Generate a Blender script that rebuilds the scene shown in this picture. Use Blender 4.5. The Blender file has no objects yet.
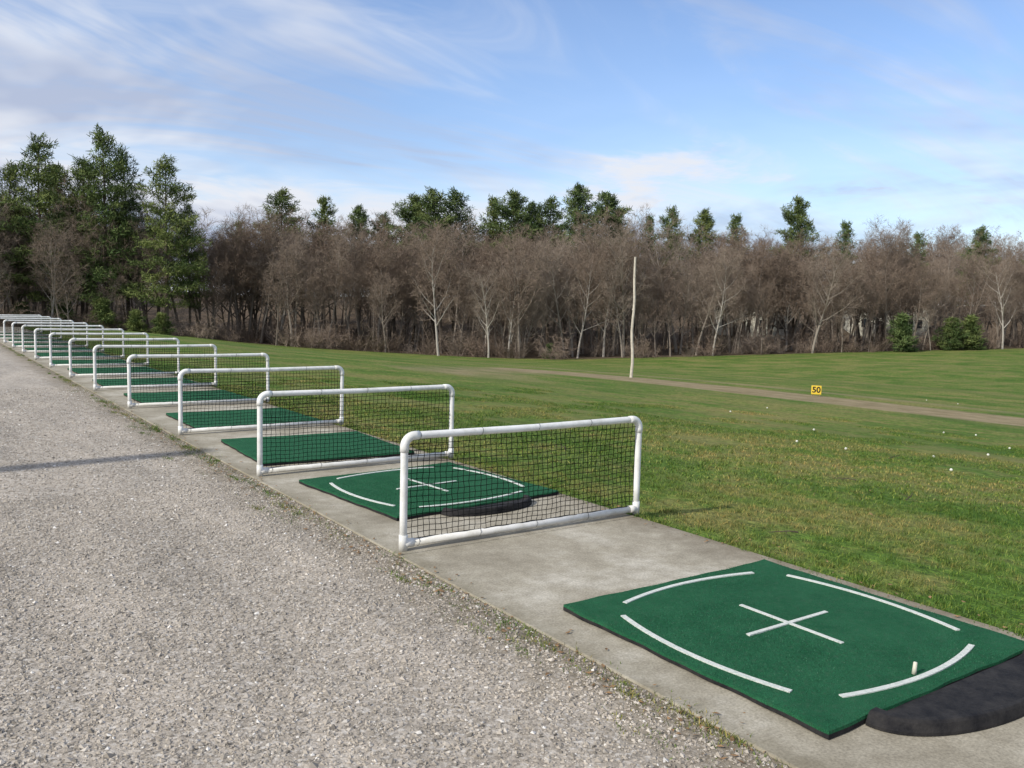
import bpy, math, random
import numpy as np
from mathutils import Vector, Matrix, Euler
random.seed(7); np.random.seed(7)
scene=bpy.context.scene
scene.view_settings.view_transform='Standard'
scene.view_settings.look='None'
scene.view_settings.exposure=0
R=random.random
def U(a,b): return a+(b-a)*random.random()
def sm(t):
    t=np.clip(t,0,1); return t*t*(3-2*t)

# ---------------------------------------------------------------- node helpers
class NT:
    def __init__(s,name):
        s.m=bpy.data.materials.new(name); s.m.use_nodes=True
        s.t=s.m.node_tree; s.n=s.t.nodes; s.l=s.t.links
        s.b=s.n['Principled BSDF']
    def node(s,typ,**kw):
        n=s.n.new(typ)
        for k,v in kw.items(): setattr(n,k,v)
        return n
    def link(s,a,b): s.l.new(a,b)
    def setin(s,sock,v):
        if hasattr(v,'is_output') or isinstance(v,bpy.types.NodeSocket): s.l.new(v,sock)
        else:
            if isinstance(v,(tuple,list)) and len(v)==3 and sock.type=='RGBA': v=(*v,1)
            sock.default_value=v
    def pos(s):
        return s.node('ShaderNodeNewGeometry').outputs['Position']
    def noise(s,vec,scale,detail=4,rough=.55,dist=0):
        n=s.node('ShaderNodeTexNoise'); n.inputs['Scale'].default_value=scale
        n.inputs['Detail'].default_value=detail; n.inputs['Roughness'].default_value=rough
        n.inputs['Distortion'].default_value=dist
        if vec is not None: s.l.new(vec,n.inputs['Vector'])
        return n.outputs['Fac']
    def vor(s,vec,scale,out='Distance',feature='F1'):
        n=s.node('ShaderNodeTexVoronoi'); n.feature=feature; n.inputs['Scale'].default_value=scale
        s.l.new(vec,n.inputs['Vector']); return n.outputs[out]
    def ramp(s,fac,stops,interp='LINEAR'):
        n=s.node('ShaderNodeValToRGB'); cr=n.color_ramp; cr.interpolation=interp
        while len(cr.elements)<len(stops): cr.elements.new(.5)
        for e,(p,c) in zip(cr.elements,stops):
            e.position=p
            if isinstance(c,(int,float)): c=(c,c,c)
            e.color=(*c,1)
        s.l.new(fac,n.inputs[0]); return n.outputs[0]
    def mix(s,fac,a,b,mode='MIX'):
        n=s.node('ShaderNodeMix'); n.data_type='RGBA'; n.blend_type=mode
        s.setin(n.inputs[0],fac); s.setin(n.inputs[6],a); s.setin(n.inputs[7],b)
        return n.outputs[2]
    def math(s,op,a,b=0.0,clamp=False):
        n=s.node('ShaderNodeMath',operation=op); n.use_clamp=clamp
        s.setin(n.inputs[0],a); s.setin(n.inputs[1],b); return n.outputs[0]
    def attr(s,name,out='Fac'):
        n=s.node('ShaderNodeAttribute'); n.attribute_name=name; return n.outputs[out]
    def mapping(s,vec,scale):
        n=s.node('ShaderNodeMapping'); n.inputs['Scale'].default_value=scale
        s.l.new(vec,n.inputs[0]); return n.outputs[0]
    def bump(s,h,strength=.5,dist=.01,normal=None):
        n=s.node('ShaderNodeBump'); n.inputs['Strength'].default_value=strength
        n.inputs['Distance'].default_value=dist; s.l.new(h,n.inputs['Height'])
        if normal is not None: s.l.new(normal,n.inputs['Normal'])
        return n.outputs[0]
    def out(s,color=None,rough=None,normal=None,spec=None):
        if color is not None: s.setin(s.b.inputs['Base Color'],color)
        if rough is not None: s.setin(s.b.inputs['Roughness'],rough)
        if normal is not None: s.l.new(normal,s.b.inputs['Normal'])
        if spec is not None: s.b.inputs['Specular IOR Level'].default_value=spec
        return s.m

# shared lawn colour
def lawn_color(m,p):
    n1=m.noise(p,.35,3,.6)
    n2=m.noise(p,2.3,4,.68)
    c=m.ramp(n1,[(.3,(.046,.088,.016)),(.5,(.070,.116,.024)),(.68,(.108,.136,.038))])
    f=m.math('MULTIPLY',m.math('ADD',n2,m.math('MULTIPLY',n1,.7)),.6)
    dry=m.ramp(f,[(.48,0),(.60,1)])
    c=m.mix(m.math('MULTIPLY',dry,.62),c,(.165,.138,.062))
    n5=m.noise(p,.11,2,.5)
    c=m.mix(1.0,c,m.ramp(n5,[(.35,(.88,.95,.85)),(.65,(1.14,1.06,1.08))]),'MULTIPLY')
    return c

# ---------------------------------------------------------------- materials
def mat_terrain():
    m=NT('field_ground'); p=m.pos()
    c=lawn_color(m,p)
    fine=m.noise(p,9,3,.7)
    c=m.mix(1.0,c,m.ramp(fine,[(.35,(.75,.82,.68)),(.65,(1.85,1.85,1.62))]),'MULTIPLY')
    wob=m.noise(p,1.1,5,.7); wob2=m.noise(m.mapping(p,(1.2,.25,1)),.8,4,.65)
    st=m.noise(m.mapping(p,(1.0,.12,1)),.55,4,.65)
    c=m.mix(m.math('MULTIPLY',m.ramp(st,[(.48,0),(.64,1)]),.48),c,(.180,.168,.066))
    d=m.attr('dirt')
    df=m.ramp(m.math('MULTIPLY',d,m.math('ADD',m.math('MULTIPLY',wob2,1.3),m.math('MULTIPLY',wob,.5))),[(.28,0),(.72,1)])
    dirt=m.ramp(wob,[(.3,(.20,.155,.088)),(.7,(.36,.285,.18))])
    c=m.mix(m.math('MULTIPLY',df,.9),c,dirt)
    fr=m.attr('forest')
    ff=m.ramp(m.math('ADD',fr,m.math('MULTIPLY',m.math('SUBTRACT',wob,.5),.6)),[(.35,0),(.6,1)])
    litter=m.ramp(m.noise(p,3,4,.7),[(.3,(.07,.05,.034)),(.7,(.16,.12,.082))])
    c=m.mix(ff,c,litter)
    b=m.bump(m.noise(p,16,2,.7),.8,.06)
    return m.out(c,.95,b,.1)
def mat_blade():
    m=NT('grass_blades'); p=m.pos()
    c=lawn_color(m,p)
    r=m.attr('rnd')
    c=m.mix(1.0,c,m.ramp(r,[(0,(.65,.74,.55)),(.5,(1.2,1.35,1.05)),(.74,(1.55,1.55,1.3)),(.80,(2.3,1.8,1.6)),(1,(3.1,2.4,2.3))]),'MULTIPLY')
    return m.out(c,.6,None,.2)
STONE=[(0,(.13,.118,.102)),(.2,(.265,.238,.20)),(.45,(.375,.333,.278)),(.7,(.465,.415,.35)),(.9,(.57,.53,.47)),(1,(.72,.69,.64))]
def mat_gravel():
    m=NT('gravel'); p=m.pos()
    v=m.node('ShaderNodeTexVoronoi'); v.inputs['Scale'].default_value=75; m.link(p,v.inputs['Vector'])
    sep=m.node('ShaderNodeSeparateColor'); m.link(v.outputs['Color'],sep.inputs[0])
    c=m.ramp(sep.outputs[0],STONE)
    v2=m.node('ShaderNodeTexVoronoi'); v2.inputs['Scale'].default_value=24; m.link(p,v2.inputs['Vector'])
    sep2=m.node('ShaderNodeSeparateColor'); m.link(v2.outputs['Color'],sep2.inputs[0])
    c=m.mix(.3,c,m.ramp(sep2.outputs[1],STONE))
    big2=m.noise(m.mapping(p,(1,.35,1)),1.9,4,.7)
    c=m.mix(m.ramp(big2,[(.35,.1),(.7,.5)]),c,(.40,.345,.28))
    c=m.mix(1.0,c,m.ramp(big2,[(.3,.76),(.7,1.12)]),'MULTIPLY')
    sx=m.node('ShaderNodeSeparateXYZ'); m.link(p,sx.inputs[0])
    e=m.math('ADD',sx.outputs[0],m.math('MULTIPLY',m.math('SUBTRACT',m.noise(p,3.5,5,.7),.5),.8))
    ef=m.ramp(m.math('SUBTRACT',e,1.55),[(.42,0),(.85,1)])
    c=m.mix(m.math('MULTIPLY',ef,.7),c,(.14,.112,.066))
    b=m.bump(m.noise(p,45,2,.7),.8,.010)
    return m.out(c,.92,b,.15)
def mat_stone():
    m=NT('crushed_stone'); p=m.pos()
    c=m.ramp(m.attr('rnd'),STONE)
    big2=m.noise(m.mapping(p,(1,.35,1)),1.9,4,.7)
    c=m.mix(1.0,c,m.ramp(big2,[(.3,.77),(.7,1.1)]),'MULTIPLY')
    return m.out(c,.85,None,.15)
def mat_concrete():
    m=NT('concrete'); p=m.pos()
    n1=m.noise(p,1.5,6,.65); n2=m.noise(p,9,4,.7); n3=m.noise(p,90,2,.6)
    c=m.ramp(n1,[(.28,(.24,.212,.158)),(.5,(.375,.340,.265)),(.68,(.52,.485,.405))])
    c=m.mix(m.ramp(n2,[(.42,0),(.72,.5)]),c,(.195,.168,.122))
    c=m.mix(1.0,c,m.ramp(n3,[(.3,.75),(.7,1.15)]),'MULTIPLY')
    sp=m.vor(p,140); c=m.mix(m.ramp(sp,[(.10,.5),(.2,0)]),c,(.12,.1,.08))
    sx=m.node('ShaderNodeSeparateXYZ'); m.link(p,sx.inputs[0])
    wob=m.math('MULTIPLY',m.math('SUBTRACT',m.noise(p,5,5,.75),.5),.55)
    el=m.ramp(m.math('SUBTRACT',m.math('ADD',sx.outputs[0],wob),2.4),[(0,1),(.22,0)])
    er=m.ramp(m.math('SUBTRACT',m.math('ADD',sx.outputs[0],wob),3.8),[(.35,0),(.75,1)])
    c=m.mix(m.math('MULTIPLY',el,.5),c,(.16,.14,.09))
    c=m.mix(m.math('MULTIPLY',er,.75),c,(.14,.11,.07))
    return m.out(c,.88,m.bump(n2,.5,.006),.2)
def mat_turf():
    m=NT('green_turf'); p=m.pos()
    n=m.noise(p,5,5,.7); f=m.noise(p,230,2,.7); w=m.noise(p,34,3,.7)
    c=m.ramp(n,[(.3,(.010,.084,.035)),(.7,(.022,.124,.055))])
    c=m.mix(1.0,c,m.ramp(f,[(.3,.5),(.7,1.55)]),'MULTIPLY')
    c=m.mix(m.ramp(w,[(.5,0),(.85,.4)]),c,(.085,.13,.085))
    return m.out(c,.9,m.bump(f,1.0,.008),.15)
def mat_line():
    m=NT('white_turf_line'); p=m.pos()
    c=m.mix(m.ramp(m.noise(p,45,4,.75),[(.5,0),(.8,.75)]),(.70,.72,.67),(.25,.38,.30))
    return m.out(c,.9,m.bump(m.noise(p,260,2,.7),1.0,.006),.15)
def mat_rubber():
    m=NT('black_rubber'); p=m.pos()
    c=m.ramp(m.noise(p,11,5,.75),[(.35,(.010,.010,.012)),(.75,(.042,.039,.037))])
    return m.out(c,.8,m.bump(m.noise(p,90,2),.6,.004),.18)
def mat_pvc():
    m=NT('white_pvc'); p=m.pos()
    n=m.noise(p,7,5,.75)
    c=m.ramp(n,[(.35,(.62,.62,.58)),(.55,(.78,.78,.76)),(.8,(.83,.83,.82))])
    sx=m.node('ShaderNodeSeparateXYZ'); m.link(p,sx.inputs[0])
    lo=m.ramp(m.math('ADD',sx.outputs[2],m.math('MULTIPLY',m.noise(p,22,4,.8),.12)),[(.04,1),(.16,0)])
    c=m.mix(m.math('MULTIPLY',lo,.5),c,(.33,.29,.2))
    return m.out(c,.42,None,.4)
def simple(name,col,rough=.8,var=.25,scale=8,spec=.3):
    m=NT(name); p=m.pos()
    lo=tuple(x*(1-var) for x in col); hi=tuple(min(1,x*(1+var)) for x in col)
    return m.out(m.ramp(m.noise(p,scale,3,.7),[(.3,lo),(.7,hi)]),rough,None,spec)
def mat_bark(name,a,b,c3,tr=0):
    m=NT(name)
    oi=m.node('ShaderNodeObjectInfo')
    c=m.ramp(oi.outputs['Random'],[(0,a),(.5,b),(1,c3)])
    return m.out(c,.9,None,.0)
def mat_pine():
    m=NT('pine_needles')
    oi=m.node('ShaderNodeObjectInfo')
    c=m.ramp(m.attr('rnd'),[(0,(.036,.062,.024)),(.5,(.092,.130,.048)),(1,(.175,.21,.080))])
    c=m.mix(1.0,c,m.ramp(oi.outputs['Random'],[(0,(.82,.9,.85)),(1,(1.2,1.12,.95))]),'MULTIPLY')
    return m.out(c,.75,None,.1)

M_ter=mat_terrain(); M_blade=mat_blade(); M_grav=mat_gravel(); M_stone=mat_stone()
M_conc=mat_concrete(); M_turf=mat_turf(); M_line=mat_line(); M_rub=mat_rubber(); M_pvc=mat_pvc()
M_net=mat_bark('black_net',(.012,.013,.013),(.014,.015,.015),(.016,.016,.016))
M_bark=mat_bark('tree_bark',(.15,.125,.105),(.20,.17,.14),(.29,.255,.215))
M_twig=mat_bark('tree_twigs',(.175,.132,.102),(.225,.175,.137),(.27,.222,.178))
M_pale=mat_bark('pale_bark',(.30,.275,.24),(.36,.33,.29),(.42,.39,.34))
M_pbark=mat_bark('pine_bark',(.07,.058,.046),(.10,.08,.063),(.13,.11,.085))
M_pine=mat_pine()

# ---------------------------------------------------------------- geometry helpers
def mesh_obj(name,verts,faces,mats,parent=None,matidx=None,rnd=None,smooth=False,link=True):
    me=bpy.data.meshes.new(name); me.from_pydata([tuple(v) for v in verts],[],faces); 
    for m in (mats if isinstance(mats,(list,tuple)) else [mats]): me.materials.append(m)
    if matidx is not None: me.polygons.foreach_set('material_index',matidx)
    if rnd is not None:
        a=me.attributes.new('rnd','FLOAT','FACE'); a.data.foreach_set('value',np.array(rnd,dtype=np.float32))
    if smooth: me.polygons.foreach_set('use_smooth',[True]*len(me.polygons))
    me.update()
    if not link: return me
    o=bpy.data.objects.new(name,me); scene.collection.objects.link(o)
    if parent: o.parent=parent
    return o
def empty(name,loc=(0,0,0)):
    e=bpy.data.objects.new(name,None); e.location=loc; scene.collection.objects.link(e); e.empty_display_size=.2
    return e
def inst(name,me,parent,loc,rot=(0,0,0),sc=(1,1,1)):
    o=bpy.data.objects.new(name,me); scene.collection.objects.link(o); o.parent=parent
    o.location=loc; o.rotation_euler=rot; o.scale=sc; return o
def tube(V,F,pts,rad,n=6,cap=True):
    base=len(V); k=len(pts)
    up=None
    for i in range(k):
        a=pts[max(0,i-1)]; b=pts[min(k-1,i+1)]
        t=(b-a); 
        if t.length<1e-9: t=Vector((0,0,1))
        t.normalize()
        if up is None:
            up=t.orthogonal().normalized()
        up=(up-t*up.dot(t)); 
        if up.length<1e-6: up=t.orthogonal()
        up.normalize(); sd=t.cross(up)
        for j in range(n):
            an=2*math.pi*j/n
            V.append(pts[i]+(up*math.cos(an)+sd*math.sin(an))*rad[i])
    for i in range(k-1):
        for j in range(n):
            j2=(j+1)%n
            F.append((base+i*n+j,base+i*n+j2,base+(i+1)*n+j2,base+(i+1)*n+j))
    if cap:
        F.append(tuple(base+j for j in reversed(range(n)))); F.append(tuple(base+(k-1)*n+j for j in range(n)))
def box(V,F,x0,x1,y0,y1,z0,z1):
    b=len(V)
    for z in (z0,z1):
        for (x,y) in ((x0,y0),(x1,y0),(x1,y1),(x0,y1)): V.append(Vector((x,y,z)))
    F += [(b+3,b+2,b+1,b),(b+4,b+5,b+6,b+7),(b,b+1,b+5,b+4),(b+1,b+2,b+6,b+5),(b+2,b+3,b+7,b+6),(b+3,b,b+4,b+7)]
def bevel(o,w,seg=2):
    m=o.modifiers.new('bevel','BEVEL'); m.width=w; m.segments=seg; m.limit_method='ANGLE'

# ---------------------------------------------------------------- terrain
AX=[-900,4.6,10,20,30,40,50,60,120,200,900]
AZ=[0,0,-.4,-1.15,-1.75,-2.3,-2.7,-2.85,-1.7,-1.2,-1.0]
EX=[-300,-60,7,26,40,53,75,96,121,170,220,260]
EY=[118,112,98,97,88,76,69.5,64,55,22,-50,-200]
def yedge(x): return np.interp(x,EX,EY)
def H(x,y):
    x=np.asarray(x,float); y=np.asarray(y,float)
    a=-(np.interp(x-1,AX,AZ)+np.interp(x,AX,AZ)+np.interp(x+1,AX,AZ))/3
    a=np.where(x<4.8,0,a)
    c=1.4*sm((y-20)/70)*sm((x-4.6)/30)
    b=2.5*sm((y-45)/55)
    rise=6.5*sm((y-yedge(x)-25)/60)
    return -np.maximum(a+c,b)-.02+rise
def h(x,y): return float(H(x,y))
xs=np.concatenate([np.arange(-900,-60,60),np.arange(-60,0,5),np.arange(0,62,.6),np.arange(62,150,2.5),np.arange(150,300,12),np.arange(300,901,60)])
ys=np.concatenate([np.arange(-900,-60,60),np.arange(-60,-5,5),np.arange(-5,60,.7),np.arange(60,125,1.6),np.arange(125,300,8),np.arange(300,901,60)])
GX,GY=np.meshgrid(xs,ys,indexing='ij')
GZ=H(GX,GY)
nx,ny=GX.shape
V=np.stack([GX.ravel(),GY.ravel(),GZ.ravel()],1)
ii,jj=np.meshgrid(np.arange(nx-1),np.arange(ny-1),indexing='ij')
a=(ii*ny+jj).ravel(); Fc=np.stack([a,a+ny,a+ny+1,a+1],1)
me=bpy.data.meshes.new('field_ground'); me.from_pydata(V.tolist(),[],Fc.tolist()); me.materials.append(M_ter)
def segdist(px,py,pl):
    d=np.full(px.shape,1e9)
    for (x0,y0),(x1,y1) in zip(pl[:-1],pl[1:]):
        dx,dy=x1-x0,y1-y0
        t=np.clip(((px-x0)*dx+(py-y0)*dy)/(dx*dx+dy*dy),0,1)
        d=np.minimum(d,np.hypot(px-x0-t*dx,py-y0-t*dy))
    return d
d1=segdist(GX,GY,[(30.5,-20),(29,5),(27.8,20),(27.2,31),(26,34)])
d2=segdist(GX,GY,[(17,28),(20,31),(26,35)])
d3=segdist(GX,GY,[(12,14),(17,23)])
d4=segdist(GX,GY,[(33.5,6),(33.5,30),(32.5,50),(28,62)])
dirt=1.25*sm(1-(d1-1.3)/2.2)+.62*sm(1-d2/6)+.3*sm(1-d3/5)+.55*sm(1-d4/2.5)+.35*sm(1-np.abs(GX-4.5)/.5)*(GY<45)
dirt=np.clip(dirt,0,1.3)
forest=np.clip((GY-yedge(GX)+3)/6,0,1)
for nm,arr in (('dirt',dirt),('forest',forest)):
    at=me.attributes.new(nm,'FLOAT','POINT'); at.data.foreach_set('value',arr.ravel().astype(np.float32))
me.polygons.foreach_set('use_smooth',[True]*len(me.polygons))
ter=bpy.data.objects.new('grass_field',me); scene.collection.objects.link(ter)

# gravel lot
V=[];F=[]
gx=[-60,-30,-12,-4,2.46]; gy=[-40,-10,0,10,25,44]
for x in gx:
    for y in gy: V.append((x,y,-.011))
for i in range(len(gx)-1):
    for j in range(len(gy)-1):
        n=len(gy); F.append((i*n+j,(i+1)*n+j,(i+1)*n+j+1,i*n+j+1))
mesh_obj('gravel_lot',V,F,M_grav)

# concrete pad
pad=empty('concrete_tee_pad')
y=-.72-5.42; k=0
while y<43:
    V=[];F=[]; box(V,F,2.45,4.45+U(-.02,.02),y+.003,y+5.42-.003,-.12,0+U(-.002,.001))
    o=mesh_obj('slab',V,F,M_conc,pad); bevel(o,.008,2); y+=5.42

# ---------------------------------------------------------------- gravel stones
def stone_patch(n,rs=1.0):
    V=[];F=[];rnd=[]
    oct_=[(1,0,0),(-1,0,0),(0,1,0),(0,-1,0),(0,0,1)]
    of=[(0,2,4),(2,1,4),(1,3,4),(3,0,4)]
    for i in range(n):
        r=(.003+.0082*R()**2.5)*rs
        if R()<.013: r=U(.011,.017)
        x,y=U(-.5,.5),U(-.5,.5); b=len(V); a=U(0,6.28); ca,sa=math.cos(a),math.sin(a)
        s=(r*U(.8,1.4),r*U(.7,1.2),r*U(.45,1.05))
        ox,oy=U(-.5,.5)*s[0],U(-.5,.5)*s[1]
        for v in oct_:
            wx,wy=v[0]*s[0]*U(.75,1.2),v[1]*s[1]*U(.75,1.2)
            if v[2]: wx,wy=ox,oy
            V.append((x+wx*ca-wy*sa,y+wx*sa+wy*ca,(v[2]*s[2] if v[2] else U(-.001,.35)*s[2]*.5)))
        c=min(1,max(0,random.gauss(.5,.22)))
        for f in of: F.append(tuple(b+q_ for q_ in f)); rnd.append(c)
    return mesh_obj('stones',V,F,M_stone,rnd=rnd,link=False)
SP=[stone_patch(4600) for _ in range(3)]
SP2=[stone_patch(1500,1.1) for _ in range(2)]
gs=empty('gravel_stones')
for i in range(8):
    for j in range(17):
        x=1.94-i; yy=.0+j
        if x<-4 and yy<1: continue
        pm=SP if yy<8 else SP2
        inst('stones',random.choice(pm),gs,(x,yy,-.010),(0,0,random.choice([0,1,2,3])*math.pi/2))

# ---------------------------------------------------------------- grass patches
def blade(V,F,rnd,x,y,z,hh,w,c,lean=.5):
    a=U(0,6.283); dx,dy=math.cos(a)*w/2,math.sin(a)*w/2
    l=U(0,lean)*hh; b2=U(0,6.283); lx,ly=math.cos(b2)*l,math.sin(b2)*l
    b=len(V)
    V.extend([(x-dx,y-dy,z),(x+dx,y+dy,z),(x+dx*.7+lx*.4,y+dy*.7+ly*.4,z+hh*.6),(x-dx*.7+lx*.4,y-dy*.7+ly*.4,z+hh*.6),(x+lx,y+ly,z+hh)])
    F.append((b,b+1,b+2,b+3)); F.append((b+3,b+2,b+4)); rnd.extend([c,c])
def grass_patch(n,hs=1.0,w=.0045):
    V=[];F=[];rnd=[]
    cl=[(U(-.5,.5),U(-.5,.5)) for _ in range(60)]
    for i in range(n):
        if R()<.45:
            cx,cy=random.choice(cl); x=cx+random.gauss(0,.03); y=cy+random.gauss(0,.03)
            if abs(x)>.51 or abs(y)>.51: continue
            hh=U(.02,.048)*hs
        else: x,y=U(-.5,.5),U(-.5,.5); hh=U(.010,.032)*hs
        blade(V,F,rnd,x,y,-.004,hh,w*U(.7,1.3),R(),1.5)
    return mesh_obj('grass',V,F,M_blade,rnd=rnd,link=False)
GP=[grass_patch(3400) for _ in range(3)]
GPf=[grass_patch(1200,1.0,.009) for _ in range(3)]
gr=empty('grass_blades')
for i in range(20):
    for j in range(-1,25):
        x=4.93+i; yy=1.0+j
        dd=math.hypot(x,yy)
        if dd>12 and R()<(dd-12)/12: continue
        if x>yy*2.6+14: continue
        z=h(x,yy); sl=(h(x+.5,yy)-h(x-.5,yy))
        inst('grass',random.choice(GP if dd<9 else GPf),gr,(x,yy,z),(0,-math.atan(sl),0)) 
# weeds along pad edges
V=[];F=[];rnd=[]
def weedstrip(xc,sd,n,y0,y1,hmax):
    cl=[(xc+random.gauss(0,sd),y0+(y1-y0)*R()**1.5,U(.02,.10),U(.3,1)) for _ in range(n)]
    for cx,cy,cr,s in cl:
        for k in range(int(80*s)):
            blade(V,F,rnd,cx+random.gauss(0,cr*.5),cy+random.gauss(0,cr*1.6),-.012,U(.008,hmax)*s,U(.003,.006),R(),1.4)
weedstrip(2.38,.04,200,.8,30,.035)
weedstrip(2.24,.09,70,.8,16,.02)
weedstrip(4.47,.03,260,.5,38,.05)
mesh_obj('edge_weeds',V,F,M_blade,rnd=rnd)

# dead leaves / litter scraps
V=[];F=[];rnd=[]
for i in range(1300):
    if R()<.55: x=random.gauss(2.36,.09); y=U(.8,14); z=-.006
    elif R()<.5: x=random.gauss(4.5,.12); y=U(.8,16); z=.004 if x<4.45 else h(x,y)+.02
    else: x=U(4.6,14);y=U(0,18); z=h(x,y)+.025
    if 2.45<x<2.6: z=.004
    s=U(.006,.02); a=U(0,6.28); b=len(V)
    for k,(u,v) in enumerate(((1,0),(0,.5),(-1,0),(0,-.5))):
        V.append((x+s*(u*math.cos(a)-v*math.sin(a)),y+s*(u*math.sin(a)+v*math.cos(a)),z+U(0,.008)))
    F.append((b,b+1,b+2,b+3))
mesh_obj('dead_leaves',V,F,simple('dead_leaf',(.23,.14,.07),.9,.4,30))
V=[];F=[]
for (x,y,a,l) in [(7.9,4.6,.4,.45),(8.6,5.6,2.2,.3),(6.3,7.9,1.1,.35),(11.5,7,.2,.5),(5.3,3.9,2.6,.22)]:
    z=h(x,y)+.03; p0=Vector((x,y,z)); dv=Vector((math.cos(a),math.sin(a),0))
    tube(V,F,[p0,p0+dv*l*.4+Vector((.01,-.02,.012)),p0+dv*l],[.006,.005,.002],5)
    tube(V,F,[p0+dv*l*.4,p0+dv*l*.55+Vector((-dv.y,dv.x,.1))*.09],[.004,.0015],4)
mesh_obj('fallen_twigs',V,F,M_pbark)

# ---------------------------------------------------------------- divider frames
def divider_meshes(seed):
    random.seed(seed)
    W=1.97; Ht=.752; r=.024; rc=.07
    V=[];F=[]
    def arc(cx,cz,a0,a1,n=8): return [Vector((cx+rc*math.cos(a0+(a1-a0)*i/n),0,cz+rc*math.sin(a0+(a1-a0)*i/n))) for i in range(n+1)]
    zt=Ht-r; zb=.045
    pts=[Vector((0,0,.0)),Vector((0,0,.2)),Vector((0,0,zt-rc))]+arc(rc,zt-rc,math.pi,math.pi/2)[1:]+[Vector((W/2,0,zt-.006)),Vector((W-rc,0,zt))]+arc(W-rc,zt-rc,math.pi/2,0)[1:]+[Vector((W,0,.2)),Vector((W,0,0))]
    tube(V,F,pts,[r]*len(pts),14)
    tube(V,F,[Vector((0,0,zb)),Vector((W/2,0,zb-.004)),Vector((W,0,zb))],[r]*3,14)
    rf=r*1.17
    e=[Vector((0,0,zt-rc-.03)),Vector((0,0,zt-rc))]+arc(rc,zt-rc,math.pi,math.pi/2)[1:]+[Vector((rc+.03,0,zt))]
    tube(V,F,e,[rf]*len(e),14)
    e=[Vector((W-rc-.03,0,zt))]+arc(W-rc,zt-rc,math.pi/2,0)+[Vector((W,0,zt-rc-.03))]
    tube(V,F,e,[rf]*len(e),14)
    for x,s in ((0,1),(W,-1)):
        tube(V,F,[Vector((x,0,0)),Vector((x,0,zb+.055))],[rf]*2,14)
        tube(V,F,[Vector((x,0,zb)),Vector((x+s*.07,0,zb))],[rf]*2,14)
    fr=mesh_obj('pipe_frame',V,F,M_pvc,smooth=True,link=False)
    V=[];F=[]
    x0,x1=r-.004,W-r+.004; z0,z1=zb+r-.006,zt-r+.004
    nxn,nzn=46,17
    ph=U(0,6)
    def P(i,k):
        u=i/nxn; w=k/nzn
        sagx=.014*math.sin(w*3+ph)*math.sin(math.pi*u)
        sc=.006*abs(math.sin(u*math.pi*7))*(1-w)
        return Vector((x0+(x1-x0)*u+sagx*.8+ .003*math.sin(k*2.1+i),.022*math.sin(math.pi*w)*math.sin(u*7+ph)+.004*math.sin(i*1.7+k*.9),z0+(z1-z0)*w+sc-.020*math.sin(math.pi*u)*w*(1-w)*2+.004*math.sin(u*19+ph)*math.sin(math.pi*w)))
    rr=.0024
    for i in range(nxn+1): tube(V,F,[P(i,k) for k in range(nzn+1)],[rr]*(nzn+1),3,False)
    for k in range(nzn+1): tube(V,F,[P(i,k) for i in range(nxn+1)],[rr if k not in(0,nzn) else .004]*(nxn+1),3,False)
    for i in range(2,nxn,11):
        x=x0+(x1-x0)*i/nxn
        for zc in (zt-.003,zb-.001):
            ring=[Vector((x+.004*math.sin(a),(r+.002)*math.cos(a),zc+(r+.002)*math.sin(a))) for a in [j*math.pi/6 for j in range(13)]]
            tube(V,F,ring,[.0012]*13,4,False)
    net=mesh_obj('net',V,F,M_net,link=False)
    return fr,net
DM=[divider_meshes(s) for s in (3,11,23)]
random.seed(5)
for k in range(14):
    Y=4.77+2.71*k+(0 if k<3 else U(-.06,.06))
    e=empty('tee_divider',(2.52,Y,0))
    fr,net=DM[k%3]
    e.rotation_euler=(U(-.015,.015),0,U(-.012,.012) if k else -.006)
    for nm,mm in (('pipe_frame',fr),('net',net)): inst(nm,mm,e,(0,0,0))

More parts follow.
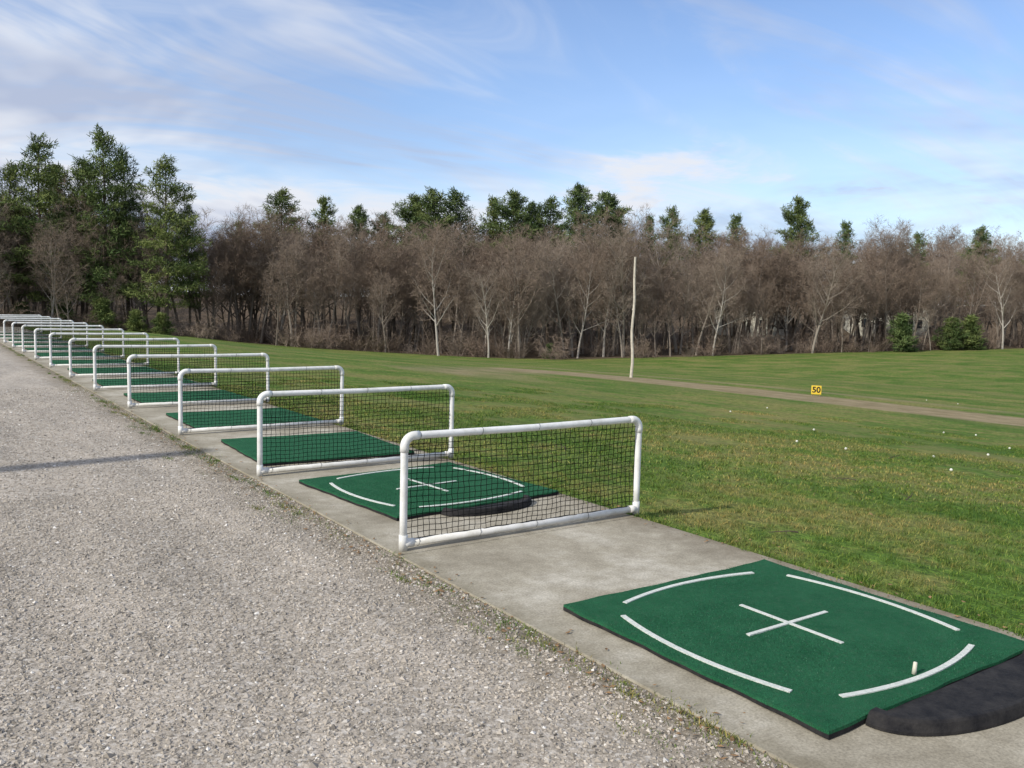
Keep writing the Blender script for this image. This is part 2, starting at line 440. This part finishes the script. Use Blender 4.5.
# ---------------------------------------------------------------- hitting mats
def strip(V,F,pts,w,z0,z1):
    b=len(V); n=len(pts)
    for i,p in enumerate(pts):
        t=(pts[min(n-1,i+1)]-pts[max(0,i-1)]).normalized(); s=Vector((-t.y,t.x,0))*w/2
        for q in (p-s,p+s):
            V.append(Vector((q.x,q.y,z0))); V.append(Vector((q.x,q.y,z1)))
    for i in range(n-1):
        a=b+i*4; c=a+4
        F.append((a+1,c+1,c+3,a+3)); F.append((a,c,c+1,a+1)); F.append((a+2,a+3,c+3,c+2))
    F.append((b,b+1,b+3,b+2)); a=b+(n-1)*4; F.append((a,a+2,a+3,a+1))
def mat_meshes():
    S=.785; N=40
    V=[];F=[];mi=[]
    def ed(u): return .004*math.sin(u*9)+.003*math.sin(u*23+1)
    for i in range(N+1):
        for j in range(N+1):
            x=-S+2*S*i/N; y=-S+2*S*j/N
            if j in(0,N): y+=ed(x)
            if i in(0,N): x+=ed(y+2)
            edge=min(i,j,N-i,N-j)
            z=.032+.002*math.sin(x*4)*math.cos(y*3)-(.004 if edge==0 else 0)+.004*max(0,(abs(x)+abs(y))/(2*S)-.75)*4
            V.append((x,y,z))
    for i in range(N):
        for j in range(N):
            a=i*(N+1)+j; F.append((a,a+N+1,a+N+2,a+1)); mi.append(0)
    ring=[i*(N+1) for i in range(N+1)]+[N*(N+1)+j for j in range(1,N+1)]+[i*(N+1)+N for i in range(N-1,-1,-1)]+[j for j in range(N-1,0,-1)]
    b=len(V)
    for q in ring:
        x,y,z=V[q]; V.append((x*1.002,y*1.002,z-.012))
    b2=len(V)
    for q in ring:
        x,y,z=V[q]; V.append((x*1.002,y*1.002,.001))
    m=len(ring)
    for q in range(m):
        q2=(q+1)%m
        F.append((ring[q],b+q,b+q2,ring[q2])); mi.append(0)
        F.append((b+q,b2+q,b2+q2,b+q2)); mi.append(1)
    base=mesh_obj('turf_pad',V,F,[M_turf,M_rub],matidx=mi,link=False)
    V=[];F=[]
    z0,z1=.028,.0365
    def arcpts(horizontal,off,sag,L=.5,n=20):
        out=[]
        for i in range(n+1):
            u=-L+2*L*i/n; d=off+math.copysign(sag,off)*(1-(u/L)**2)
            out.append(Vector((u,d,0)) if horizontal else Vector((d,u,0)))
        return out
    for hz in (True,False):
        for s in (1,-1): strip(V,F,arcpts(hz,s*.635,.07),.026,z0,z1+.0008)
    strip(V,F,[Vector((0,-.3+.06*i,0)) for i in range(11)],.022,z0,z1)
    strip(V,F,[Vector((-.3+.06*i,0,0)) for i in range(11)],.022,z0,z1+.0006)
    lines=mesh_obj('white_lines',V,F,M_line,link=False)
    return base,lines
MB,ML=mat_meshes()
def fibre_mesh():
    random.seed(8); V=[];F=[];rnd=[]
    for i in range(26000):
        x,y=U(-.78,.78),U(-.78,.78); z=.031; a=U(0,6.28); w=.0016; hh=U(.003,.0065); b=len(V)
        dx,dy=math.cos(a)*w,math.sin(a)*w
        V.extend([(x-dx,y-dy,z),(x+dx,y+dy,z),(x+U(-.004,.004),y+U(-.004,.004),z+hh)]); F.append((b,b+1,b+2)); rnd.append(R())
    m=NT('turf_fibre'); c=m.ramp(m.attr('rnd'),[(0,(.006,.07,.028)),(.7,(.020,.135,.060)),(1,(.07,.18,.11))]); m.out(c,.8,None,.2)
    return mesh_obj('turf_fibres',V,F,m.m,rnd=rnd,link=False)
MF=fibre_mesh()
random.seed(9)
mats_pos=[(3.50,2.60,.0),(3.55,6.30,.085)]
for k in range(2,14): mats_pos.append((3.52+U(-.06,.06),4.77+2.71*k-1.45+U(-.25,.2),U(-.06,.06)))
for k,(x,y,rz) in enumerate(mats_pos):
    e=empty('golf_hitting_mat',(x,y,.0015)); e.rotation_euler=(0,0,rz)
    inst('turf_pad',MB,e,(0,0,0))
    if k<2: inst('white_lines',ML,e,(0,0,0)); inst('turf_fibres',MF,e,(0,0,0))
# rubber tee
V=[];F=[]
prof=[(0,.0095),(.03,.0085),(.05,.008),(.052,.007)]
tube(V,F,[Vector((0,0,z)) for z,_ in prof],[r_ for _,r_ in prof],14)
o=mesh_obj('rubber_golf_tee',V,F,simple('tee_rubber',(.66,.63,.52),.5,.1,30),smooth=True); o.location=(3.46,1.93,.035); o.rotation_euler=(.05,.04,0)

# ball tray (half moon)
def tray(name,loc,rz,sc):
    V=[];F=[]; n=36
    prof=[(1.0,0),(1.0,.012),(.975,.044),(.955,.054),(.90,.056),(.885,.048),(.865,.026),(.80,.020),(0.0,.020)]
    for s,z in prof:
        for i in range(n+1):
            a=math.pi*i/n
            x=.64*math.cos(a); y=-.29*math.sin(a)**.9
            if s==0: V.append(Vector((x*.80,0,z)))
            else: V.append(Vector((x*s,y*s,z)))
    for k in range(len(prof)-1):
        for i in range(n):
            a=k*(n+1)+i; F.append((a,a+1,a+n+2,a+n+1))
    L=[k*(n+1) for k in range(len(prof)-1)]; Rr=[k*(n+1)+n for k in range(len(prof)-1)]
    F.append(tuple(L+list(reversed(Rr))))
    me=mesh_obj(name,V,F,M_rub,link=False)
    o=bpy.data.objects.new(name,me); scene.collection.objects.link(o)
    o.location=loc; o.rotation_euler=(0,0,rz); o.scale=sc
    bevel(o,.003,2)
    return o
tray('rubber_ball_tray',(3.57,1.805,.001),-.01,(1,1,1))
tray('rubber_ball_tray',(3.62,5.50,.001),.085,(.66,.75,.9))

# ---------------------------------------------------------------- golf balls
V=[];F=[]
import bmesh
bm=bmesh.new(); bmesh.ops.create_icosphere(bm,subdivisions=2,radius=.0214)
bv=[v.co.copy() for v in bm.verts]; bf=[tuple(v.index for v in f.verts) for f in bm.faces]; bm.free()
random.seed(37)
for i in range(38):
    x=U(11,30); y=U(-1,11)
    if R()<.2: x=U(12,40); y=U(0,28)
    z=h(x,y)+.016; b=len(V)
    for v in bv: V.append((x+v.x,y+v.y,z+v.z))
    for f in bf: F.append(tuple(b+q for q in f))
mesh_obj('golf_balls',V,F,simple('golf_ball',(.62,.62,.54),.5,.2),smooth=True)

# ---------------------------------------------------------------- field pole & distance sign
px,py=29.0,31.4
V=[];F=[]; zb=h(px,py)
pts=[Vector((.03*math.sin(i*.9),.03*math.cos(i*1.3),-.3+6.15*i/12)) for i in range(13)]
tube(V,F,pts,[.078-.026*i/12 for i in range(13)],10)
for z in (1.6,3.3,4.9): tube(V,F,[Vector((0,0,z)),Vector((0,0,z+.06))],[.082-.004*z]*2,10)
o=mesh_obj('field_pole',V,F,simple('weathered_pole',(.50,.46,.38),.7,.25,3),smooth=False); o.location=(px,py,zb)
sx_,sy_=29.5,21.2; zb=h(sx_,sy_)
e=empty('yardage_sign',(sx_,sy_,zb)); e.rotation_euler=(0,0,math.radians(-53))
V=[];F=[]; box(V,F,-.19,.19,-.015,.015,.08,.43)
o=mesh_obj('board',V,F,simple('sign_yellow',(.70,.50,.05),.5,.08),e); bevel(o,.008)
V=[];F=[]; box(V,F,-.15,-.11,.016,.05,-.1,.40); box(V,F,.11,.15,.016,.05,-.1,.40)
mesh_obj('legs',V,F,simple('sign_legs',(.2,.15,.1),.8),e)
cu=bpy.data.curves.new('digits','FONT'); cu.body='50'; cu.size=.32; cu.extrude=.003; cu.align_x='CENTER'; cu.align_y='CENTER'; cu.offset=.008
cu.materials.append(simple('sign_black',(.015,.015,.015),.6))
t=bpy.data.objects.new('digits',cu); scene.collection.objects.link(t); t.parent=e; t.location=(0,-.0195,.255); t.rotation_euler=(math.pi/2,0,0)

# utility pole left of the frame whose shadow crosses the gravel
V=[];F=[]
tube(V,F,[Vector((0,0,-.5)),Vector((0,0,4)),Vector((.02,0,8.4))],[.20,.17,.14],12)
M_wood=simple('pole_wood',(.17,.13,.09),.85,.3,5)
up=mesh_obj('utility_pole',V,F,M_wood); up.location=(-10.0,7.95,0)

# ---------------------------------------------------------------- trees
def rv(): 
    while True:
        v=Vector((U(-1,1),U(-1,1),U(-1,1)))
        if .1<v.length<1: return v.normalized()
def bare_tree(seed,Ht,spread=1.0,lean=0.05,nprim=15,trunkr=.15,bark=M_bark,twig=M_twig,low=.22,coarse=False):
    random.seed(seed)
    V=[];F=[]; marks=[]
    def grow(p,d,L,r,lev):
        segs=[9,6,4,2][lev]; sides=[6,4,3,3][lev]
        pts=[p.copy()]; dd=d.copy(); wob=[.08,.16,.22,.25][lev]
        for i in range(segs):
            dd=(dd+rv()*wob+Vector((0,0,[.03,.09,.06,.04][lev]))).normalized()
            pts.append(pts[-1]+dd*(L/segs))
        rad=[max(.008,r*(1-.88*(i/segs)**(.9))) for i in range(segs+1)]
        s=len(F)
        if lev==3 or (coarse and lev==2):
            w=pts[1]-pts[0]; w=w.cross(rv()).normalized()*(.010 if lev==3 else .02); b=len(V)
            V.extend([pts[0]-w,pts[0]+w,pts[-1]]); F.append((b,b+1,b+2))
        else: tube(V,F,pts,rad,sides,False)
        marks.extend([0 if lev<2 else 1]*(len(F)-s))
        def at(t):
            f=t*segs; i=min(segs-1,int(f)); return pts[i].lerp(pts[i+1],f-i),(pts[i+1]-pts[i]).normalized()
        if lev==3:
            for k in range(4 if coarse else 6):
                q,t=at(U(.1,1)); e=(t+rv()*.85+Vector((0,0,.15))).normalized(); l=U(.3,.8)
                w=e.cross(rv()).normalized()*(U(.012,.02) if coarse else U(.007,.012))
                b=len(V); V.extend([q-w,q+w,q+e*l]); F.append((b,b+1,b+2)); marks.append(1)
            return
        n=[nprim,8,7][lev] if not coarse else [nprim,8,5][lev]
        for k in range(n):
            lo=[low,.2,.15][lev]
            t=lo+(1-lo)*((k+R())/n)
            q,tt=at(min(.995,t))
            az=k*2.4+U(-.6,.6)
            o1=tt.orthogonal().normalized(); o2=tt.cross(o1)
            side=o1*math.cos(az)+o2*math.sin(az)
            ang=math.radians([U(25,58),U(25,60),U(25,65)][lev])
            e=(tt*math.cos(ang)+side*math.sin(ang)).normalized()
            if lev==0: LL=Ht*U(.27,.44)*(1-.42*t)*spread
            else: LL=L*U(.3,.6)*(1-.4*t)
            rr=[r*(1-.8*t)*U(.4,.7),r*(1-.7*t)*.5,max(.009,r*.5)][lev]
            grow(q,e,LL,max(rr,.010),lev+1)
    grow(Vector((0,0,-.3)),Vector((U(-lean,lean),U(-lean,lean),1)).normalized(),Ht*.86,trunkr,0)
    return mesh_obj('bare_tree',V,F,[bark,twig],matidx=marks,link=False)
BT=[bare_tree(100+i,[14,13,15,12.5,14.5,13.5][i],[1,.9,1.1,1.2,.85,1.1][i],.07,[15,13,16,14,13,16][i],[.17,.13,.18,.15,.12,.16][i],low=[.35,.4,.33,.25,.42,.3][i]) for i in range(6)]
BC=[bare_tree(150+i,[14,13,15][i],1.15,.07,15,.15,low=.25,coarse=True) for i in range(3)]
BP=[bare_tree(200+i,14,1.05,.08,15,.16,M_pale,M_twig,.25) for i in range(2)]
def shrub(seed):
    random.seed(seed); V=[];F=[];mk=[]
    for k in range(26):
        a=U(0,6.28); d=Vector((math.cos(a)*U(.1,.9),math.sin(a)*U(.1,.9),1)).normalized()
        p=Vector((U(-.8,.8),U(-.8,.8),-.1)); L=U(1.0,3.2); pts=[p]
        for i in range(4): d=(d+rv()*.22).normalized(); pts.append(pts[-1]+d*L/4)
        tube(V,F,pts,[.018,.015,.012,.009,.006],3,False)
        for q in range(1,5):
            for w in range(7):
                e=(rv()+Vector((0,0,.5))).normalized(); l=U(.25,.7); ww=e.orthogonal().normalized()*.011; b=len(V)
                c=pts[q]; V.extend([c-ww,c+ww,c+e*l]); F.append((b,b+1,b+2))
                c=c+e*l*.5
                e2=(e+rv()*.9).normalized(); ww=e2.orthogonal().normalized()*.009; b=len(V); V.extend([c-ww,c+ww,c+e2*.35]); F.append((b,b+1,b+2))
    return mesh_obj('brush',V,F,[M_twig],link=False)
SH=[shrub(300+i) for i in range(4)]
def pine(seed,Ht,Rm,cs,dens=1.0):
    random.seed(seed); V=[];F=[];mi=[];rnd=[]
    lean=Vector((U(-.03,.03),U(-.03,.03),1))
    def tp(t): return Vector((lean.x*Ht*t+.1*math.sin(t*7),lean.y*Ht*t,Ht*t))
    tube(V,F,[tp(i/10)-Vector((0,0,.3 if i==0 else 0)) for i in range(11)],[(.24*(1-i/10.5)+.02)*Ht/21 for i in range(11)],7,False)
    mi+= [0]*len(F); rnd+=[0]*len(F)
    def tuft(c,d,s,br):
        for k in range(int(13*dens)):
            e=(d*.6+rv()*1.1+Vector((0,0,.35))).normalized(); l=s*U(.5,1.1)
            w=e.cross(rv()); 
            if w.length<.05: continue
            w=w.normalized()*s*U(.06,.12); b=len(V)
            o=c+rv()*s*.65
            V.extend([o-w,o+w,o+e*l+w*.3,o+e*l-w*.3]); F.append((b,b+1,b+2,b+3)); mi.append(1); rnd.append(min(1,max(0,br+U(-.3,.3))))
    nb=int(72*(Ht/21)) if Ht>8 else 34
    for k in range(nb):
        u=(k+R())/nb; t=cs+(1-cs)*u
        az=k*2.399+U(-.5,.5)
        prof=(1-u)**.55*(.6+.4*min(1,u*3.2))
        L=Rm*prof*U(.5,1.3)+.4*Ht/21
        if R()<.14: L*=.5
        c=tp(t); d=Vector((math.cos(az),math.sin(az),U(.02,.45)*(1 if u>.3 else .5)+u*.45)).normalized()
        pts=[c]; dd=d.copy()
        for i in range(5):
            dd=(dd+rv()*.12+Vector((0,0,.05 if i>2 else -.04))).normalized(); pts.append(pts[-1]+dd*L/5)
        s=len(F); tube(V,F,pts,[.055*(1-i/5.5)*(1.1-u) +.012 for i in range(6)],3,False); mi+=[0]*(len(F)-s); rnd+=[0]*(len(F)-s)
        br=U(.15,.85)
        m=max(2,int(L/.5))
        for q in range(m):
            f=min(1,.25+.75*(q+R()*.6)/m)
            g=f*5; i=min(4,int(g)); pc=pts[i].lerp(pts[i+1],g-i)
            wd=L*.26*(1-abs(f-.62)*1.1)
            sd=Vector((-math.sin(az),math.cos(az),0))
            for sgn in (-1,0,1):
                pp=pc+sd*sgn*wd*U(.5,1.1)+Vector((0,0,U(-.12,.22)))
                tuft(pp,dd,U(.38,.65),br+.1*f)
    for i in range(6): tuft(tp(1)+Vector((0,0,-.25*i)),Vector((0,0,1)),.5,.6)
    return mesh_obj('pine',V,F,[M_pbark,M_pine],matidx=mi,rnd=rnd,link=False)
PN=[pine(401,21,4.6,.34),pine(402,21,3.8,.38),pine(403,21,5.2,.42),pine(404,21,3.4,.32),pine(405,21,4.3,.5),pine(406,21,4.8,.16,.9),pine(407,21,4.2,.22,.9)]
SPN=[pine(410,5,1.9,.04,1.2),pine(411,5,2.3,.03,1.2)]

# belt placement
random.seed(77)
pl=[(x,float(yedge(x))) for x in (-28,7,26,40,53,75,96,121,160)]
segs=[]
for (x0,y0),(x1,y1) in zip(pl[:-1],pl[1:]): segs.append((x0,y0,x1,y1,math.hypot(x1-x0,y1-y0)))
tot=sum(s[4] for s in segs)
def along(d,off):
    for x0,y0,x1,y1,L in segs:
        if d<=L:
            t=d/L; nx_,ny_=-(y1-y0)/L,(x1-x0)/L
            return x0+(x1-x0)*t+nx_*off,y0+(y1-y0)*t+ny_*off
        d-=L
    return x1,y1
def at(px,depth):   # survey bearing/distance -> ground coordinates
    lat=(px-512)/868*depth
    return .573*depth+.8197*lat,.8197*depth-.573*lat
bt=empty('distant_tree_line')
for i in range(330):
    off=U(0,18); d=U(0,tot)
    x,y=along(d,off+U(-1.5,1.5))
    s=U(.80,1.10)
    if off<5: s*=U(.55,1.0)
    inst('tree',random.choice(BT),bt,(x,y,h(x,y)),(0,0,U(0,6.28)),(s*U(.95,1.2),s*U(.95,1.2),s))
for i in range(330):
    x,y=along(U(0,tot),U(17,60)); s=U(.80,1.08)
    inst('tree',random.choice(BC),bt,(x,y,h(x,y)),(0,0,U(0,6.28)),(s*U(1,1.25),s*U(1,1.25),s))
for (a_,b_,d0,d1_,cnt) in [(195,270,100,116,22),(375,425,104,140,18),(715,790,112,132,18),(850,910,120,138,16)]:
    for i in range(cnt):
        x,y=at(U(a_,b_),U(d0,d1_)); s=U(.82,1.05)
        inst('tree',random.choice(BT if i%2 else BC),bt,(x,y,h(x,y)),(0,0,U(0,6.28)),(s*1.15,s*1.15,s))
for i in range(16):
    x,y=along(U(20,tot-10),U(0,10)); s=U(.75,.98)
    inst('tree',random.choice(BP),bt,(x,y,h(x,y)),(0,0,U(0,6.28)),(s,s,s))
br=empty('underbrush')
for i in range(340):
    off=U(-1,30) if R()<.55 else random.gauss(1.5,1.8)
    x,y=along(U(0,tot),off); s=U(.35,1.2)
    inst('brush',random.choice(SH),br,(x,y,h(x,y)),(0,0,U(0,6.28)),(s*1.3,s*1.3,s))
pines=[(-60,104,21,5),(-25,95,21,6),(10,94,17.5,6),(42,93,20.2,5),(62,108,19.5,1),(80,97,18.6,6),(104,93,21.0,5),(128,96,19.4,6),(165,92,18.2,5),(188,99,14.5,6),
(238,125,16.0,3),(280,120,20,0),(322,122,19.6,3),(357,126,19.0,1),(381,128,18.4,0),(412,124,20.4,2),(432,120,21.0,1),(452,124,21.4,0),(486,126,20.6,3),(510,122,20.8,2),(530,126,19.8,1),(545,124,20.4,0),(577,119,21.5,1),(598,124,21.0,2),(612,128,19.6,3),
(641,130,18.6,3),(666,124,19.2,0),(697,126,19.0,1),(731,130,18.8,3),(790,122,20.2,2),(835,130,17.8,3),(908,134,16.6,3),(970,132,17.4,0),(1035,128,18.5,2),(1100,126,20,1)]
ZN=lambda x,y: float(H(x,y)-6.5*sm((y-yedge(x)-25)/60))
for (p_,dep,ht,v) in pines:
    x,y=at(p_,dep); dz=h(x,y)-ZN(x,y); s=(ht-dz)/21
    o=bpy.data.objects.new('pine_tree',PN[v]); scene.collection.objects.link(o)
    o.location=(x,y,h(x,y)); o.rotation_euler=(0,0,U(0,6.28)); w=U(.95,1.15)*(1 if p_<640 else .85); o.scale=(s*w,s*w,s)
for (p_,dep,sc,v) in [(900,106,.85,0),(948,110,.75,1),(968,110,.8,0),(100,90,.7,1),(135,90,.5,0),(160,90,.45,1),(60,92,.7,0),(548,95,.3,1),(20,92,.6,1)]:
    x,y=at(p_,dep)
    o=bpy.data.objects.new('evergreen_shrub',SPN[v]); scene.collection.objects.link(o)
    o.location=(x,y,h(x,y)); o.rotation_euler=(0,0,U(0,6.28)); o.scale=(sc*1.3,sc*1.3,sc)
for (p_,dep,s) in [(437,92,.98),(487,93,.7),(50,90,.85),(1000,112,.85)]:
    x,y=at(p_,dep)
    o=bpy.data.objects.new('pale_bare_tree',BP[0 if p_<450 else 1]); scene.collection.objects.link(o)
    o.location=(x,y,h(x,y)); o.rotation_euler=(0,0,U(0,6.28)); o.scale=(s,s,s)
# house behind the wood
M_sid=simple('pale_siding',(.62,.60,.50),.8,.06); M_roof=simple('roof_shingle',(.12,.105,.09),.9,.2); M_win=simple('window_glass',(.03,.035,.04),.15,.2)
for (p_,dep,rz) in [(750,146,-.9),(880,150,-.7)]:
    x,y=at(p_,dep); e=empty('pale_house',(x,y,h(x,y))); e.rotation_euler=(0,0,rz)
    V=[];F=[]; box(V,F,-6,6,-4,4,-.8,5.6)
    b=len(V); V+= [Vector((-6,-4,5.6)),Vector((-6,4,5.6)),Vector((-6,0,8)),Vector((6,-4,5.6)),Vector((6,4,5.6)),Vector((6,0,8))]
    F+=[(b,b+2,b+1),(b+3,b+4,b+5)]
    mesh_obj('walls',V,F,M_sid,e)
    V=[];F=[]
    for s in (-1,1):
        b=len(V); V+=[Vector((-6.4,s*4.5,5.35)),Vector((6.4,s*4.5,5.35)),Vector((6.4,0,8.15)),Vector((-6.4,0,8.15)),Vector((-6.4,s*4.5,5.2)),Vector((6.4,s*4.5,5.2)),Vector((6.4,0,8.0)),Vector((-6.4,0,8.0))]
        F+=[(b,b+1,b+2,b+3),(b+4,b+5,b+6,b+7),(b,b+1,b+5,b+4),(b,b+3,b+7,b+4),(b+1,b+2,b+6,b+5)]
    mesh_obj('roof',V,F,M_roof,e)
    V=[];F=[]
    for xx in (-4.4,-1.6,1.6,4.4):
        for zz in (1,3.6):
            if xx in(-1.6,) and zz==1: continue
            box(V,F,xx-.5,xx+.5,-4.05,-4.004,zz,zz+1.4)
    for yy in (-2,2):
        for zz in (1,3.6): box(V,F,-6.05,-6.004,yy-.5,yy+.5,zz,zz+1.4)
    mesh_obj('windows',V,F,M_win,e)
    V=[];F=[]; box(V,F,-2.1,-1.1,-4.06,-4.004,-.1,2.1); mesh_obj('door',V,F,simple('house_door',(.12,.09,.07),.5),e)

# ---------------------------------------------------------------- light
EL=math.radians(34); AZ=(.9962,.0872)
sun=bpy.data.lights.new('sun','SUN'); sun.energy=4.2; sun.angle=math.radians(.6); sun.color=(1,.945,.85)
so=bpy.data.objects.new('sun',sun); scene.collection.objects.link(so)
d=Vector((AZ[0]*math.cos(EL),AZ[1]*math.cos(EL),-math.sin(EL)))
so.rotation_euler=d.to_track_quat('-Z','Y').to_euler(); so.location=(-20,-5,20)
w=bpy.data.worlds.new('World'); scene.world=w; w.use_nodes=True
nt=w.node_tree; n=nt.nodes; L=nt.links; n.clear()
sky=n.new('ShaderNodeTexSky'); sky.sky_type='NISHITA'; sky.sun_disc=False; sky.sun_elevation=EL; sky.sun_rotation=math.radians(265)
sky.air_density=1.0; sky.dust_density=.6; sky.ozone_density=2.2
tc=n.new('ShaderNodeTexCoord'); sp=n.new('ShaderNodeSeparateXYZ'); L.new(tc.outputs['Generated'],sp.inputs[0])
def M(op,a,b=0.0,clamp=False):
    q=n.new('ShaderNodeMath'); q.operation=op; q.use_clamp=clamp
    for i,v in enumerate((a,b)):
        if isinstance(v,(int,float)): q.inputs[i].default_value=v
        else: L.new(v,q.inputs[i])
    return q.outputs[0]
def NZ(vec,scale,det,rough,dist,sc=(1,1,1),loc=(0,0,0),rot=0):
    mp=n.new('ShaderNodeMapping'); mp.inputs['Scale'].default_value=sc; mp.inputs['Location'].default_value=loc; mp.inputs['Rotation'].default_value=(0,0,rot)
    L.new(vec,mp.inputs[0])
    q=n.new('ShaderNodeTexNoise'); q.noise_dimensions='2D'; q.inputs['Scale'].default_value=scale; q.inputs['Detail'].default_value=det; q.inputs['Roughness'].default_value=rough; q.inputs['Distortion'].default_value=dist
    L.new(mp.outputs[0],q.inputs['Vector']); return q.outputs['Fac']
def RP(f,a,b):
    q=n.new('ShaderNodeMapRange'); q.interpolation_type='SMOOTHSTEP'; L.new(f,q.inputs[0]); q.inputs[1].default_value=a; q.inputs[2].default_value=b; return q.outputs[0]
zz=M('ADD',M('MAXIMUM',sp.outputs[2],0),.14)
cb=n.new('ShaderNodeCombineXYZ'); L.new(M('DIVIDE',sp.outputs[0],zz),cb.inputs[0]); L.new(M('DIVIDE',sp.outputs[1],zz),cb.inputs[1])
pv=cb.outputs[0]
big=NZ(pv,.75,6,.6,.6,(.8,1.2,1),(3.2,1.1,0),.5); wis=NZ(pv,.9,6,.62,1.2,(.45,1.5,1),(0.4,5,0),.6)
left=RP(sp.outputs[0],.80,.05)
c1=RP(M('ADD',big,M('MULTIPLY',left,.23)),.51,.71)
c2=M('MULTIPLY',RP(wis,.39,.70),.52)
cl=M('MAXIMUM',M('MULTIPLY',c1,.95),c2)
hz=RP(sp.outputs[2],.28,.0)
cl=M('ADD',M('MULTIPLY',cl,.84),M('ADD',M('MULTIPLY',hz,.32),.05),True)
bg1=n.new('ShaderNodeBackground'); bg1.inputs[1].default_value=.15
tint=n.new('ShaderNodeMix'); tint.data_type='RGBA'; tint.blend_type='MULTIPLY'; tint.inputs[0].default_value=1
L.new(sky.outputs[0],tint.inputs[6]); tint.inputs[7].default_value=(1.03,1.08,1.22,1)
L.new(tint.outputs[2],bg1.inputs[0])
bg2=n.new('ShaderNodeBackground'); bg2.inputs[1].default_value=1
cr=n.new('ShaderNodeValToRGB'); cr.color_ramp.elements[0].position=.38; cr.color_ramp.elements[0].color=(.48,.54,.70,1); cr.color_ramp.elements[1].position=.60; cr.color_ramp.elements[1].color=(.82,.85,.92,1)
L.new(NZ(pv,.8,4,.6,.3,(1,1,1),(7,2,0)),cr.inputs[0]); L.new(cr.outputs[0],bg2.inputs[0])
mx=n.new('ShaderNodeMixShader'); L.new(cl,mx.inputs[0]); L.new(bg1.outputs[0],mx.inputs[1]); L.new(bg2.outputs[0],mx.inputs[2])
ow=n.new('ShaderNodeOutputWorld'); L.new(mx.outputs[0],ow.inputs[0])

# ---------------------------------------------------------------- camera
cam=bpy.data.cameras.new('camera'); cam.sensor_width=36; cam.lens=868/1024*36; cam.clip_end=3000; cam.clip_start=.05
co=bpy.data.objects.new('camera',cam); scene.collection.objects.link(co); scene.camera=co
Yc=Vector((-606,92,-868)).normalized(); Xc=Vector((1250,49,-868)); Xc=(Xc-Yc*Xc.dot(Yc)).normalized(); Zc=Xc.cross(Yc)
m3=Matrix((Xc,Yc,Zc)); co.matrix_world=Matrix.Translation((0,0,1.55))@m3.to_4x4()
